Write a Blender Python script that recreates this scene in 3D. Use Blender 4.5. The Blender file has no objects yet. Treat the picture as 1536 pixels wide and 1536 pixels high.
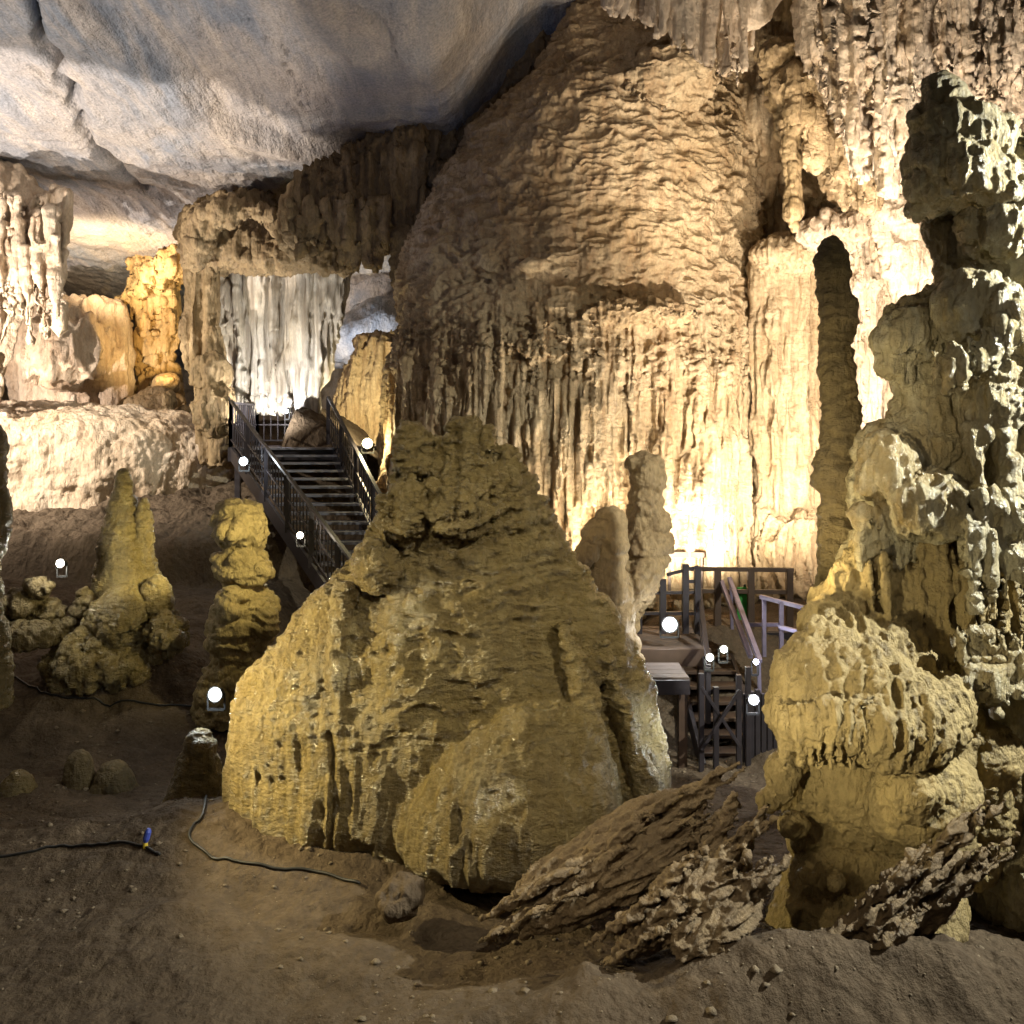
import bpy, math, random
import numpy as np
C = bpy.context.scene
PI = math.pi
F, HY, CZ = 1330.0, 640.0, 4.5          # focal length and horizon row (1536 px frame), eye height
# ------------------------------------------------------------------ camera
cd = bpy.data.cameras.new('camera'); cam = bpy.data.objects.new('camera', cd)
C.collection.objects.link(cam); C.camera = cam
cam.location = (0, 0, CZ); cam.rotation_euler = (math.radians(90), 0, 0)
cd.sensor_width = 36; cd.lens = F / 1536 * 36; cd.shift_y = (HY - 768) / 1536
cd.clip_start = .1; cd.clip_end = 300
# ------------------------------------------------------------------ world: faint ambient fill through the side left open behind the camera
w = bpy.data.worlds.new('World'); C.world = w; w.use_nodes = True
bg = w.node_tree.nodes['Background']
bg.inputs['Color'].default_value = (.9, .78, .6, 1); bg.inputs['Strength'].default_value = .032
C.view_settings.view_transform = 'Standard'; C.view_settings.look = 'None'
C.view_settings.exposure = .3; C.view_settings.gamma = 1; C.view_settings.use_curve_mapping = False
C.cycles.use_denoising = True
C.cycles.max_bounces = 5; C.cycles.diffuse_bounces = 3; C.cycles.glossy_bounces = 2
C.cycles.sample_clamp_indirect = 4; C.cycles.sample_clamp_direct = 0
C.cycles.caustics_reflective = False; C.cycles.caustics_refractive = False
col = C.collection

def W(px, py, Y):
    return np.array([(px - 768) / F * Y, Y, CZ - (py - HY) / F * Y])
def spot(pos, aim, power, color, angle=90, blend=.6, size=.12):  # bare light without a lamp body; serves inferred floodlights and added fills
    d = bpy.data.lights.new('unseen_spot', 'SPOT'); d.energy = power; d.color = color
    d.spot_size = math.radians(angle); d.spot_blend = blend; d.shadow_soft_size = size
    o = bpy.data.objects.new('unseen_spot', d); col.objects.link(o)
    from mathutils import Vector
    p = Vector(pos); a = Vector(aim); o.location = p
    o.rotation_euler = (a - p).to_track_quat('-Z', 'Y').to_euler()
    return o
def bulb(pos, power, color, size=.1):
    d = bpy.data.lights.new('lamp_light', 'POINT'); d.energy = power; d.color = color; d.shadow_soft_size = size
    o = bpy.data.objects.new('lamp_light', d); col.objects.link(o); o.location = tuple(pos); return o
WARM = (1, .78, .48); YEL = (1, .72, .30); COOL = (.80, .90, 1); WHT = (1, .93, .82); PINK = (1, .88, .73)
# unseen bare spots: cave floodlights read from the lit rock, plus added fill lights
LIGHTS = [
 # pos, aim, W, colour, cone, blend, size
 (W(1100,872,15.45), W(1070,560,17), 420, (1,.90,.72), 160, .7, .2),          # foot of the great pillar, three lamps in a row
 (W(1010,880,15.4), W(1000,520,17.2), 620, (1,.88,.70), 160, .7, .2),
 (W(905,880,15.3), W(890,540,17.4), 420, (1,.86,.64), 160, .7, .2),
 (W(1235,520,12.2), W(1075,230,15.5), 1000, (1,.83,.60), 60, .9, .10),         # added fill on the rippled upper face, from the right
 ((-4.7,8.7,2.3), W(450,1080,9), 950, (1,.82,.42), 90, .8, .04),              # yellow on the left of the cone
 ((3.3,5.6,7.0), W(800,980,9), 900, (1,.90,.66), 66, .9, .04),               # front of the cone
 (W(1085,1075,9.6), W(965,1120,9.6), 75, (.85,.95,1), 80, .8, .12),          # white rim on the cone's right
 (W(400,660,20.2), W(395,470,22.5), 640, (1,.95,.87), 120, .6, .06),            # curtain
 (W(250,560,23.5), W(230,470,27), 520, (1,.66,.26), 90, .7, .06),                # orange niche
 (W(140,440,23.5), W(200,330,27), 900, (1,.78,.50), 110, .8, .1),
 ((-13.5,15.5,6.6), (-10,21.5,3.6), 5600, PINK, 80, .9, .06),                    # pale bank
 ((-12.0,15,3.5), (-11.5,20.5,10.2), 5200, (1,.88,.76), 78, .12, .05),          # ceiling, left
 ((-12.0,11,4.0), (-12.5,13.6,11), 3900, (1,.88,.76), 100, .12, .05),
 ((-4.5,18,7), (-3.0,15.5,11), 90, (.55,.62,1), 130, .9, .2),                # ceiling, bluish
 ((-1.5,8.4,6.0), (-3.5,15,11), 190, (.46,.56,1), 100, .9, .2),
 ((-10,15.5,6), (-8,22,6.5), 520, (1,.84,.58), 48, .9, .08),                      # shelf and columns, left
 (W(552,650,21.6), W(565,570,25), 1000, (1,.86,.52), 110, .6, .08),              # gold light by the stairs
 (W(540,560,26), W(545,450,30), 300, (.86,.92,1), 110, .6, .1),               # grey rock beyond
 ((8.4,6.3,7.0), W(1500,600,8), 5600, (1,1,.86), 90, .8, .05),                # greenish white on the totem
 ((1.1,5.7,2.2), W(1290,1060,7.3), 230, (1,.87,.55), 66, .8, .04),             # yellow on the right dome
 (W(1150,900,8.0), W(1330,700,8.2), 90, (1,.80,.42), 110, .9, .04),            # dark limb of the totem
 (W(1330,760,12.0), W(1310,540,16), 3000, PINK, 120, .6, .08),                 # behind the slender column
 (W(1180,800,13.8), W(1180,560,16.5), 420, (1,.90,.72), 120, .6, .08),
 (W(1440,420,11.0), W(1400,140,14), 1000, PINK, 130, .7, .10),                 # top right draperies
 (W(1250,330,11), W(1200,220,15), 200, WARM, 130, .8, .06),
 (W(1000,200,10.5), W(1050,40,13), 130, PINK, 110, .8, .05),
 ((0,2.5,6.8), (0,10,0), 135, (1,.80,.58), 130, 1, .15),                        # added dim fill over the fore floor
 ((-.6,4.6,2.6), W(980,1290,7.3), 110, (1,.84,.58), 60, .9, .04),               # broken slabs
 (W(300,830,13.0), W(190,820,14), 130, (1,.86,.40), 90, .8, .04),
 (W(450,760,11.6), W(362,830,13), 210, (1,.86,.42), 80, .8, .04),
 ((1.6,5.2,4.6), W(1257,620,8.8), 300, (1,.82,.5), 46, .9, .04),               # added to brighten the slender stalagmite
 ((-14.5,20,5.4), (-9.5,28.5,9.3), 1900, (1,.84,.72), 96, .8, .08),              # low ceiling at far left
 ((.9,7.5,3.8), W(950,800,13.5), 170, (1,.86,.62), 34, .9, .04),               # stalagmites before the pillar foot
 ((-2.2,5.2,7.2), W(760,820,9.6), 420, (1,.88,.58), 56, .9, .03),              # added to lift the cone's dark top, from above
 ((4.6,3.8,5.8), W(1430,520,8), 90, (1,.95,.8), 70, .9, .04),                 # added weak fill on the totem, from the front
]
for a in LIGHTS: spot(*a)

# ------------------------------------------------------------------ noise
rng = np.random.default_rng(7)
TAB = rng.random((64, 64, 64), dtype=np.float32) * 2 - 1
def vn(P, s=0):
    P = np.asarray(P, dtype=np.float64) + s * 7.31
    i = np.floor(P).astype(np.int64); f = (P - i).astype(np.float32)
    f = f * f * f * (f * (f * 6 - 15) + 10)
    i &= 63; j = (i + 1) & 63
    x0, y0, z0 = i.T; x1, y1, z1 = j.T; fx, fy, fz = f.T
    a = TAB[x0, y0, z0] * (1 - fx) + TAB[x1, y0, z0] * fx
    b = TAB[x0, y1, z0] * (1 - fx) + TAB[x1, y1, z0] * fx
    c = TAB[x0, y0, z1] * (1 - fx) + TAB[x1, y0, z1] * fx
    d = TAB[x0, y1, z1] * (1 - fx) + TAB[x1, y1, z1] * fx
    return (a * (1 - fy) + b * fy) * (1 - fz) + (c * (1 - fy) + d * fy) * fz
ROT = np.array([[.36, .48, -.8], [-.8, .6, 0], [.48, .64, .6]])
def fbm(P, oct=4, s=0, g=.5, rot=True):
    r = 0; a = 1; t = 0; Q = np.asarray(P, dtype=np.float64)
    for k in range(oct):
        r = r + a * vn(Q, s + k * 3); t += a; a *= g
        Q = (Q @ ROT.T if rot else Q) * 2.03
    return r / t
def sst(a, b, t):
    t = np.clip((t - a) / (b - a), 0, 1); return t * t * (3 - 2 * t)
def bil(P, oct=3, s=0):       # billowy, rounded lumps with sharp creases
    r = 0; a = 1; t = 0; Q = P
    for k in range(oct):
        r = r + a * np.minimum(np.abs(vn(Q, s + k * 5)) * 2.2, 1); t += a; a *= .5; Q = (Q @ ROT.T) * 2.1
    return r / t - .45
# displacement kinds: return metres along the normal
def D(P, N, kind, amp, f, s=0, z0=None, z1=None, ax=None):
    if kind == 'lump':  d = fbm(P * f, 4, s)
    elif kind == 'pop': d = bil(P * f, 3, s)
    elif kind == 'flute':
        wob = fbm(P * .6, 2, s + 40)[:, None] * np.array([.14, .14, 0])
        Q = (P + wob) * np.array([f, f, f * .035])
        d = 1 - 2.0 * np.abs(vn(Q, s)) + .5 * vn(Q * 2.3, s + 1) - .4
    elif kind == 'ripple':
        wob = fbm(P * 1.3, 3, s + 21)
        Q = P * np.array([f * .28, f * .28, f]); Q[:, 2] += wob * 2.6
        d = 1 - 2.2 * np.abs(vn(Q, s)) + .4 * vn(P * f * 1.3, s + 2) - .4
    elif kind == 'plate':     # stacked rings
        q = P[:, 2] * f + fbm(P * 1.8, 2, s) * 1.3
        d = np.abs(np.sin(q * PI)) - .6
    elif kind == 'stria':     # long fibres along ax
        a = np.array(ax, float); a /= np.linalg.norm(a)
        al = (P @ a)[:, None] * a; Q = (P - al) * f + al * f * .09
        Q = Q + fbm(P * 1.6, 2, s + 9)[:, None] * .9
        d = 1 - 2.2 * np.abs(vn(Q, s)) + .5 * vn(Q * 2.1, s + 1) - .4
    elif kind == 'cut': d = -np.exp(-((P[:, 0] - f + .05 * vn(P * 3, 2)) / .022) ** 2)
    d = d * amp
    if z0 is not None:       # weight 0 -> 1 as z goes z0 -> z1
        d = d * sst(z0, z1, P[:, 2] + .35 * vn(P * .8, 33)) if z0 < z1 else d * (1 - sst(z1, z0, P[:, 2] + .35 * vn(P * .8, 33)))
    return d

# ------------------------------------------------------------------ mesh helpers
def mesh_np(name, V, faces, smooth=True):
    m = bpy.data.meshes.new(name); V = np.asarray(V, dtype=np.float32); faces = np.asarray(faces, dtype=np.int32)
    n = faces.shape[1]
    m.vertices.add(len(V)); m.vertices.foreach_set('co', V.ravel())
    m.loops.add(faces.size); m.loops.foreach_set('vertex_index', faces.ravel())
    m.polygons.add(len(faces)); m.polygons.foreach_set('loop_start', np.arange(0, faces.size, n, dtype=np.int32))
    m.update(calc_edges=True); m.validate()
    if smooth: m.polygons.foreach_set('use_smooth', np.ones(len(m.polygons), dtype=bool))
    return m
def get_vn(m):
    n = len(m.vertices); v = np.empty(n * 3, dtype=np.float32); m.vertices.foreach_get('co', v)
    q = np.empty(n * 3, dtype=np.float32); m.vertices.foreach_get('normal', q)
    return v.reshape(-1, 3).astype(np.float64), q.reshape(-1, 3).astype(np.float64)
def grid_faces(nu, nv):
    i = np.arange(nu * nv).reshape(nu, nv)
    return np.stack([i[:-1, :-1], i[1:, :-1], i[1:, 1:], i[:-1, 1:]], -1).reshape(-1, 4)
def link(name, me, mat, parent=None, loc=None, **props):
    o = bpy.data.objects.new(name, me); col.objects.link(o)
    if me is not None and mat is not None: me.materials.clear(); me.materials.append(mat)
    if parent is not None: o.parent = parent
    if loc is not None: o.location = tuple(loc)
    for k, v in props.items(): o[k] = v
    return o
def thing(name, label, cat, loc=(0, 0, 0), group=None):
    o = bpy.data.objects.new(name, None); col.objects.link(o); o.location = tuple(loc)
    o['label'] = label; o['category'] = cat
    if group: o['group'] = group
    return o
class MB:                     # collects polygons
    def __init__(s): s.v = []; s.f = []
    def add(s, V, Fc):
        n = len(s.v); s.v += [tuple(p) for p in V]; s.f += [tuple(i + n for i in f) for f in Fc]
    def box(s, c, h, R=None):
        V = [np.array([a * h[0], b * h[1], d * h[2]]) for a in (-1, 1) for b in (-1, 1) for d in (-1, 1)]
        if R is not None: V = [R @ p for p in V]
        s.add([p + np.array(c) for p in V], [(0,1,3,2),(4,6,7,5),(0,4,5,1),(2,3,7,6),(0,2,6,4),(1,5,7,3)])
    def bar(s, a, b, wx, wz=None):      # rectangular bar between two points
        a = np.array(a, float); b = np.array(b, float); d = b - a; L = np.linalg.norm(d); d /= L
        up = np.array([0, 0, 1.]) if abs(d[2]) < .95 else np.array([0, 1., 0])
        sx = np.cross(d, up); sx /= np.linalg.norm(sx); sz = np.cross(sx, d)
        s.box((a + b) / 2, (L / 2, wx / 2, (wz or wx) / 2), np.stack([d, sx, sz], 1))
    def tube(s, pts, r, n=8):
        pts = [np.array(p, float) for p in pts]; rings = []
        for i, p in enumerate(pts):
            d = pts[min(i + 1, len(pts) - 1)] - pts[max(i - 1, 0)]; d /= np.linalg.norm(d) + 1e-9
            up = np.array([0, 0, 1.]) if abs(d[2]) < .9 else np.array([0, 1., 0])
            u = np.cross(d, up); u /= np.linalg.norm(u); v = np.cross(u, d)
            ri = r[i] if hasattr(r, '__len__') else r
            rings.append([p + ri * (math.cos(t) * u + math.sin(t) * v) for t in np.linspace(0, 2 * PI, n, False)])
        V = [q for ring in rings for q in ring]; Fc = []
        for i in range(len(pts) - 1):
            for k in range(n):
                Fc.append((i*n+k, i*n+(k+1)%n, (i+1)*n+(k+1)%n, (i+1)*n+k))
        Fc.append(tuple(range(n - 1, -1, -1))); Fc.append(tuple((len(pts)-1)*n + k for k in range(n)))
        s.add(V, Fc)
    def build(s, name, mat, parent=None, origin=(0, 0, 0), smooth=False, bevel=0, loc=None, **props):
        o0 = np.array(origin)
        m = bpy.data.meshes.new(name); m.from_pydata([tuple(np.array(p) - o0) for p in s.v], [], s.f); m.update()
        if smooth:
            for p in m.polygons: p.use_smooth = True
        ob = link(name, m, mat, parent, loc, **props)
        if bevel:
            b = ob.modifiers.new('bevel', 'BEVEL'); b.width = bevel; b.segments = 1; b.limit_method = 'ANGLE'
        return ob

def cr(rows, m):              # smooth resampling of a profile
    rows = np.array(rows, float); n = len(rows); t = np.linspace(0, n - 1, m)
    i = np.clip(t.astype(int), 0, n - 2); f = (t - i)[:, None]
    p0 = rows[np.maximum(i - 1, 0)]; p1 = rows[i]; p2 = rows[i + 1]; p3 = rows[np.minimum(i + 2, n - 1)]
    return .5 * (2*p1 + (p2-p0)*f + (2*p0-5*p1+4*p2-p3)*f*f + (3*p1-p0-3*p2+p3)*f**3)
def piece_loft(mb, Y, kd, rows, n=28, dy=0):
    """rows (row, left, right [, depth offset]) of an outline at depth Y -> a closed round body"""
    rows = [tuple(r) + (0,) * (4 - len(r)) for r in rows]
    R = cr(rows, max(len(rows) * 4, 8)); V = []; Fc = []
    for py, xl, xr, off in R:
        if xr - xl < 2: c_ = (xl + xr) / 2; xl, xr = c_ - 1, c_ + 1
        Yc = Y + off; a = W(xl, py, Yc); b = W(xr, py, Yc); cx = (a[0] + b[0]) / 2; rx = (b[0] - a[0]) / 2
        for t in np.linspace(0, 2 * PI, n, False): V.append((cx + rx * math.cos(t), Yc + rx * kd * math.sin(t), a[2]))
    m = len(R)
    for i in range(m - 1):
        for k in range(n): Fc.append((i*n+k, (i+1)*n+k, (i+1)*n+(k+1)%n, i*n+(k+1)%n))
    V.append(tuple(np.mean(V[:n], 0) )); V.append(tuple(np.mean(V[(m-1)*n:m*n], 0)))
    for k in range(n):
        Fc.append((m*n, k, (k+1)%n)); Fc.append((m*n+1, (m-1)*n+(k+1)%n, (m-1)*n+k))
    mb.add(V, Fc)
def piece_ball(mb, px, py, rx, ry, Y, kd=1, tilt=0):
    c = W(px, py, Y); s = Y / F; V = []; Fc = []; nu, nv = 20, 12
    ct, st = math.cos(tilt), math.sin(tilt)
    for j in range(1, nv):
        ph = PI * j / nv
        for k in range(nu):
            t = 2 * PI * k / nu
            x = rx * s * math.sin(ph) * math.cos(t); y = rx * s * kd * math.sin(ph) * math.sin(t); z = ry * s * math.cos(ph)
            V.append(c + np.array([x * ct - z * st, y, x * st + z * ct]))
    V.append(c + np.array([-ry * s * st, 0, ry * s * ct])); V.append(c - np.array([-ry * s * st, 0, ry * s * ct]))
    for j in range(nv - 2):
        for k in range(nu): Fc.append((j*nu+k, (j+1)*nu+k, (j+1)*nu+(k+1)%nu, j*nu+(k+1)%nu))
    T = len(V) - 2
    for k in range(nu): Fc.append((T, k, (k+1)%nu)); Fc.append((T+1, (nv-2)*nu+(k+1)%nu, (nv-2)*nu+k))
    mb.add(V, Fc)
def piece_tube(mb, pts):      # (px, py, Y, r_px)
    P = cr(pts, len(pts) * 5)
    mb.tube([W(a, b, c) for a, b, c, r in P], [max(r, .6) * c / F for a, b, c, r in P], 14)
def teeth(mb, spots, L, r, rnd):        # hanging drip teeth; spots (px, py, Y)
    for px, py, Y in spots:
        l = L * rnd.uniform(.4, 1.25); q = r * rnd.uniform(.6, 1.4); dx = rnd.uniform(-1, 1)
        piece_tube(mb, [(px, py - L * .6, Y, q * 1.2), (px, py, Y, q), (px + dx, py + l * .5, Y, q * .6), (px + dx, py + l, Y, .5)])

def rock(name, label, cat, pieces, voxel, disp, mat, sm=4, base=None, rnd=0, parent=None, group=None, kind=None):
    mb = MB(); R = random.Random(rnd)
    for p in pieces:
        k = p[0]
        if k == 'L': piece_loft(mb, *p[1:])
        elif k == 'B': piece_ball(mb, *p[1:])
        elif k == 'T': piece_tube(mb, p[1])
        elif k == 'H': teeth(mb, p[1], p[2], p[3], R)
        elif k == 'F': p[1](mb, R)
    me = bpy.data.meshes.new(name); me.from_pydata([tuple(map(float, q)) for q in mb.v], [], mb.f); me.update()
    o = bpy.data.objects.new(name, me); col.objects.link(o)
    r = o.modifiers.new('r', 'REMESH'); r.mode = 'VOXEL'; r.voxel_size = voxel
    if sm: s = o.modifiers.new('s', 'SMOOTH'); s.iterations = sm; s.factor = .5
    dg = bpy.context.evaluated_depsgraph_get(); dg.update()
    m2 = bpy.data.meshes.new_from_object(o.evaluated_get(dg)); o.modifiers.clear()
    V, N = get_vn(m2)
    for d in disp:
        V += N * D(V, N, *d[:2], *d[2:])[:, None] if not isinstance(d[-1], dict) else N * D(V, N, *d[:-1], **d[-1])[:, None]
        if d[1] > .07:       # refresh normals after coarse steps
            m2.vertices.foreach_set('co', V.astype(np.float32).ravel()); m2.update(); _, N = get_vn(m2)
    if base is None: base = (V[:, 0].mean(), V[:, 1].mean(), V[:, 2].min())
    base = np.array(base); V -= base
    m2.vertices.foreach_set('co', V.astype(np.float32).ravel()); m2.update()
    m2.polygons.foreach_set('use_smooth', np.ones(len(m2.polygons), dtype=bool))
    o.data = m2; bpy.data.meshes.remove(me); m2.name = name
    m2.materials.clear(); m2.materials.append(mat); o.location = base
    if parent is not None: o.parent = parent; o.location = base - np.array(parent.location)
    elif kind: o['kind'] = kind
    else:
        o['label'] = label; o['category'] = cat
        if group: o['group'] = group
    return o

# ------------------------------------------------------------------ materials
def rockmat(name, c1, c2, c3, streak=.5, rough=(.45, .8), bump=.6, vs=.12, fine=14, spec=.4, patch=.7, bd=.09, grit=.45, fz=.8, sv=None, cs=5.5):
    m = bpy.data.materials.new(name); m.use_nodes = True; nt = m.node_tree; nd = nt.nodes; lk = nt.links
    b = nd['Principled BSDF']; tc = nd.new('ShaderNodeTexCoord')
    def noise(scale, vec=(1, 1, 1), detail=6, dist=0, rg=.55, rz=0):
        mp = nd.new('ShaderNodeMapping'); mp.inputs['Scale'].default_value = vec; mp.inputs['Rotation'].default_value = (0, 0, rz)
        lk.new(tc.outputs['Object'], mp.inputs['Vector'])
        n = nd.new('ShaderNodeTexNoise'); n.inputs['Scale'].default_value = scale; n.inputs['Detail'].default_value = detail
        n.inputs['Distortion'].default_value = dist; n.inputs['Roughness'].default_value = rg
        lk.new(mp.outputs[0], n.inputs['Vector']); return n.outputs['Fac']
    def ramp(fac, a, b_, ca=(0, 0, 0, 1), cb=(1, 1, 1, 1)):
        r = nd.new('ShaderNodeValToRGB'); e = r.color_ramp.elements
        e[0].position = a; e[1].position = b_; e[0].color = ca; e[1].color = cb; lk.new(fac, r.inputs[0]); return r.outputs[0]
    def mix(f, a, b_, bt='MIX'):
        x = nd.new('ShaderNodeMix'); x.data_type = 'RGBA'; x.blend_type = bt
        if isinstance(f, float): x.inputs[0].default_value = f
        else: lk.new(f, x.inputs[0])
        for k, v in ((6, a), (7, b_)):
            if isinstance(v, tuple): x.inputs[k].default_value = v if len(v) == 4 else v + (1,)
            else: lk.new(v, x.inputs[k])
        return x.outputs[2]
    f1 = ramp(noise(patch, detail=8, dist=.6), .36, .64)
    f2 = ramp(noise(cs, sv or (1, 1, vs), detail=6, dist=.4, rz=.5 if sv else 0), .46, .66)
    f3 = ramp(noise(22, (1, 1, .5), detail=6), .35, .7)
    base = mix(f1, c1, c2)
    sm = nd.new('ShaderNodeMath'); sm.operation = 'MULTIPLY'; sm.inputs[1].default_value = streak; lk.new(f2, sm.inputs[0])
    base = mix(sm.outputs[0], base, c3)
    g = nd.new('ShaderNodeMath'); g.operation = 'MULTIPLY'; g.inputs[1].default_value = grit; lk.new(f3, g.inputs[0])
    base = mix(g.outputs[0], base, tuple(x * .35 for x in c1), 'MIX')
    lk.new(base, b.inputs['Base Color'])
    rr = nd.new('ShaderNodeMapRange'); rr.inputs[3].default_value = rough[0]; rr.inputs[4].default_value = rough[1]
    lk.new(ramp(noise(2.2, detail=5), .35, .65), rr.inputs[0]); lk.new(rr.outputs[0], b.inputs['Roughness'])
    b.inputs['Specular IOR Level'].default_value = spec
    a1 = noise(fine, (1, 1, fz), detail=9, rg=.66); a2 = noise(fine * .45, sv or (1.8, 1.8, vs), detail=4, rz=.5 if sv else 0)
    ad = nd.new('ShaderNodeMath'); ad.operation = 'ADD'; lk.new(a1, ad.inputs[0]); lk.new(a2, ad.inputs[1])
    bp = nd.new('ShaderNodeBump'); bp.inputs['Strength'].default_value = bump; bp.inputs['Distance'].default_value = bd
    lk.new(ad.outputs[0], bp.inputs['Height']); lk.new(bp.outputs[0], b.inputs['Normal'])
    return m
def plain(name, c, rough=.5, metal=0, emit=None, es=0, spec=.5):
    m = bpy.data.materials.new(name); m.use_nodes = True; nt = m.node_tree; b = nt.nodes['Principled BSDF']
    b.inputs['Base Color'].default_value = c + (1,); b.inputs['Roughness'].default_value = rough; b.inputs['Metallic'].default_value = metal
    b.inputs['Specular IOR Level'].default_value = spec
    if emit: b.inputs['Emission Color'].default_value = emit + (1,); b.inputs['Emission Strength'].default_value = es
    else:
        tc = nt.nodes.new('ShaderNodeTexCoord'); n = nt.nodes.new('ShaderNodeTexNoise'); n.inputs['Scale'].default_value = 9; n.inputs['Detail'].default_value = 6
        nt.links.new(tc.outputs['Object'], n.inputs['Vector'])
        x = nt.nodes.new('ShaderNodeMix'); x.data_type = 'RGBA'; nt.links.new(n.outputs['Fac'], x.inputs[0])
        x.inputs[6].default_value = tuple(v * .6 for v in c) + (1,); x.inputs[7].default_value = tuple(min(v * 1.35, 1) for v in c) + (1,)
        nt.links.new(x.outputs[2], b.inputs['Base Color'])
    return m
M = dict(
 pillar=rockmat('pillar_rock', (.42,.30,.165), (.56,.43,.27), (.29,.17,.08), .6, rough=(.3,.6), bump=.9, fine=9, fz=1.6),
 cone=rockmat('cone_rock', (.34,.26,.11), (.22,.165,.075), (.44,.36,.19), .45, rough=(.17,.42), bump=1, fine=10, spec=.7, vs=.3, fz=2.0, bd=.13),
 pale=rockmat('pale_rock', (.64,.53,.41), (.54,.41,.28), (.36,.23,.13), .5, bump=.9, fine=8),
 curtain=rockmat('curtain_rock', (.66,.62,.56), (.56,.49,.38), (.20,.15,.10), .75, bump=.7, vs=.04, fine=7, fz=.15),
 brown=rockmat('brown_rock', (.27,.19,.095), (.36,.26,.14), (.15,.095,.05), .5, bump=.9, fine=8),
 totem=rockmat('totem_rock', (.44,.39,.25), (.28,.21,.10), (.56,.54,.43), .5, rough=(.16,.42), bump=.9, fine=15, spec=.45, vs=.2),
 dark=rockmat('dark_rock', (.17,.13,.065), (.22,.17,.08), (.09,.07,.04), .4, rough=(.4,.75), bump=.9, fine=16, spec=.4, fz=1.5),
 dome=rockmat('dome_rock', (.40,.305,.135), (.29,.22,.10), (.19,.14,.06), .35, rough=(.4,.7), bump=.8, fine=18, spec=.45, vs=.4),
 ceiling=rockmat('ceiling_rock', (.24,.265,.31), (.44,.37,.31), (.62,.52,.42), .5, rough=(.7,.95), bump=.9, vs=1, fine=3.2, spec=.15, patch=.28, bd=.16, grit=.5, fz=1, sv=(2.2,.35,1), cs=1.1),
 ground=rockmat('ground_rock', (.125,.092,.062), (.085,.062,.042), (.165,.125,.085), .4, rough=(.75,.95), bump=.9, vs=1, fine=9, spec=.15, fz=1),
 orange=rockmat('orange_rock', (.60,.44,.22), (.50,.32,.12), (.30,.16,.05), .5, bump=.8, fine=8),
 log=rockmat('striated_rock', (.21,.15,.085), (.15,.105,.06), (.40,.30,.17), .35, bump=.8, fine=14, vs=.6),
 grit=rockmat('grit_rock', (.22,.17,.11), (.14,.105,.07), (.30,.24,.16), .3),
 steel=plain('dark_metal', (.035,.03,.035), .4, .3), wood=plain('brown_timber', (.055,.032,.02), .55),
 tread=plain('grey_tread', (.13,.13,.15), .3), deck=plain('pinkish_board', (.10,.075,.065), .85),
 rail=plain('lavender_rail', (.24,.21,.31), .35, .5), black=plain('black_rubber', (.012,.012,.012), .5),
 green=plain('green_board', (.02,.22,.03), .5), blue=plain('blue_plastic', (.05,.08,.4), .4), yellow=plain('yellow_plastic', (.6,.45,.05), .5),
 aqua=plain('blue_sheet', (.06,.35,.75), .5), pebble=rockmat('pebble_rock', (.66,.56,.44), (.5,.4,.3), (.4,.3,.2), .3),
)

# ------------------------------------------------------------------ ground
def gz(x, y):
    x = np.asarray(x, float); y = np.asarray(y, float)
    P = np.stack([x, y, x * 0], -1)
    sh = P.shape[:-1]; P = P.reshape(-1, 3)
    xx = P[:, 0]; yy = P[:, 1]
    n1 = fbm(P * .35, 3, 3); n2 = fbm(P * 1.3, 4, 5)
    z = .16 * n1 * 2 + .09 * n2
    z += .05 * np.abs(vn(P * np.array([.5, 1.6, 1]) + n2[:, None] * .4, 9)) - .02
    L = 1 - sst(-6.1, -5.3, xx + .3 * n1)
    z += (1 - sst(-5.5, -3.0, xx)) * (sst(11.5, 17.5, yy) * 1.3)
    led = L * sst(17.55, 18.0, yy + .15 * n2)
    z = z * (1 - led * .5) + led * (1.55 + .19 * np.clip(yy - 18, 0, 9) + .10 * np.clip(yy - 27, 0, 20)) + led * .22 * fbm(P * 2.2, 4, 8)
    mid = sst(-6.2, -5.2, xx) * (1 - sst(-1, 1, xx))
    z += mid * sst(19.8, 21.5, yy) * 3.6
    z += sst(1, 3, xx) * sst(13.2, 15.5, yy) * 1.1
    z += (.42 + .2 * n2) * np.exp(-(((xx - 1.5) / 1.5) ** 2 + ((yy - 6.75) / .55) ** 2)) + (.36 + .2 * n2) * np.exp(-(((xx - 3.4) / 1.0) ** 2 + ((yy - 6.6) / .55) ** 2))
    z += .42 * np.exp(-(((xx + 3.7) / 1.2) ** 2 + ((yy - 9.7) / .8) ** 2))
    z += (.55 + .25 * n2) * np.exp(-(((xx + 6.4) / 2.0) ** 2 + ((yy - 13.6) / 1.3) ** 2))
    z += .30 * np.exp(-(((xx + 2.0) / 1.3) ** 2 + ((yy - 9.5) / .9) ** 2))
    z += .035 * fbm(P * 4.5, 4, 15) + .05 * bil(P * np.array([1.1, 2.4, 1]), 3, 17)
    z -= .25 * sst(1.2, 2, xx) * (1 - sst(3.2, 4, xx)) * sst(8.5, 10, yy) * (1 - sst(13, 14, yy))
    return z.reshape(sh)
xs = np.concatenate([np.linspace(-40, -12, 160, False), np.linspace(-12, 7, 900, False), np.linspace(7, 24, 60)])
ys = np.concatenate([np.linspace(-4, 5, 30, False), np.linspace(5, 12, 420, False), np.linspace(12, 28, 420, False), np.linspace(28, 48, 80)])
X, Yg = np.meshgrid(xs, ys, indexing='ij'); Z = gz(X, Yg)
link('ground', mesh_np('ground', np.stack([X, Yg, Z], -1).reshape(-1, 3), grid_faces(len(xs), len(ys))), M['ground'], kind='structure')
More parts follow.
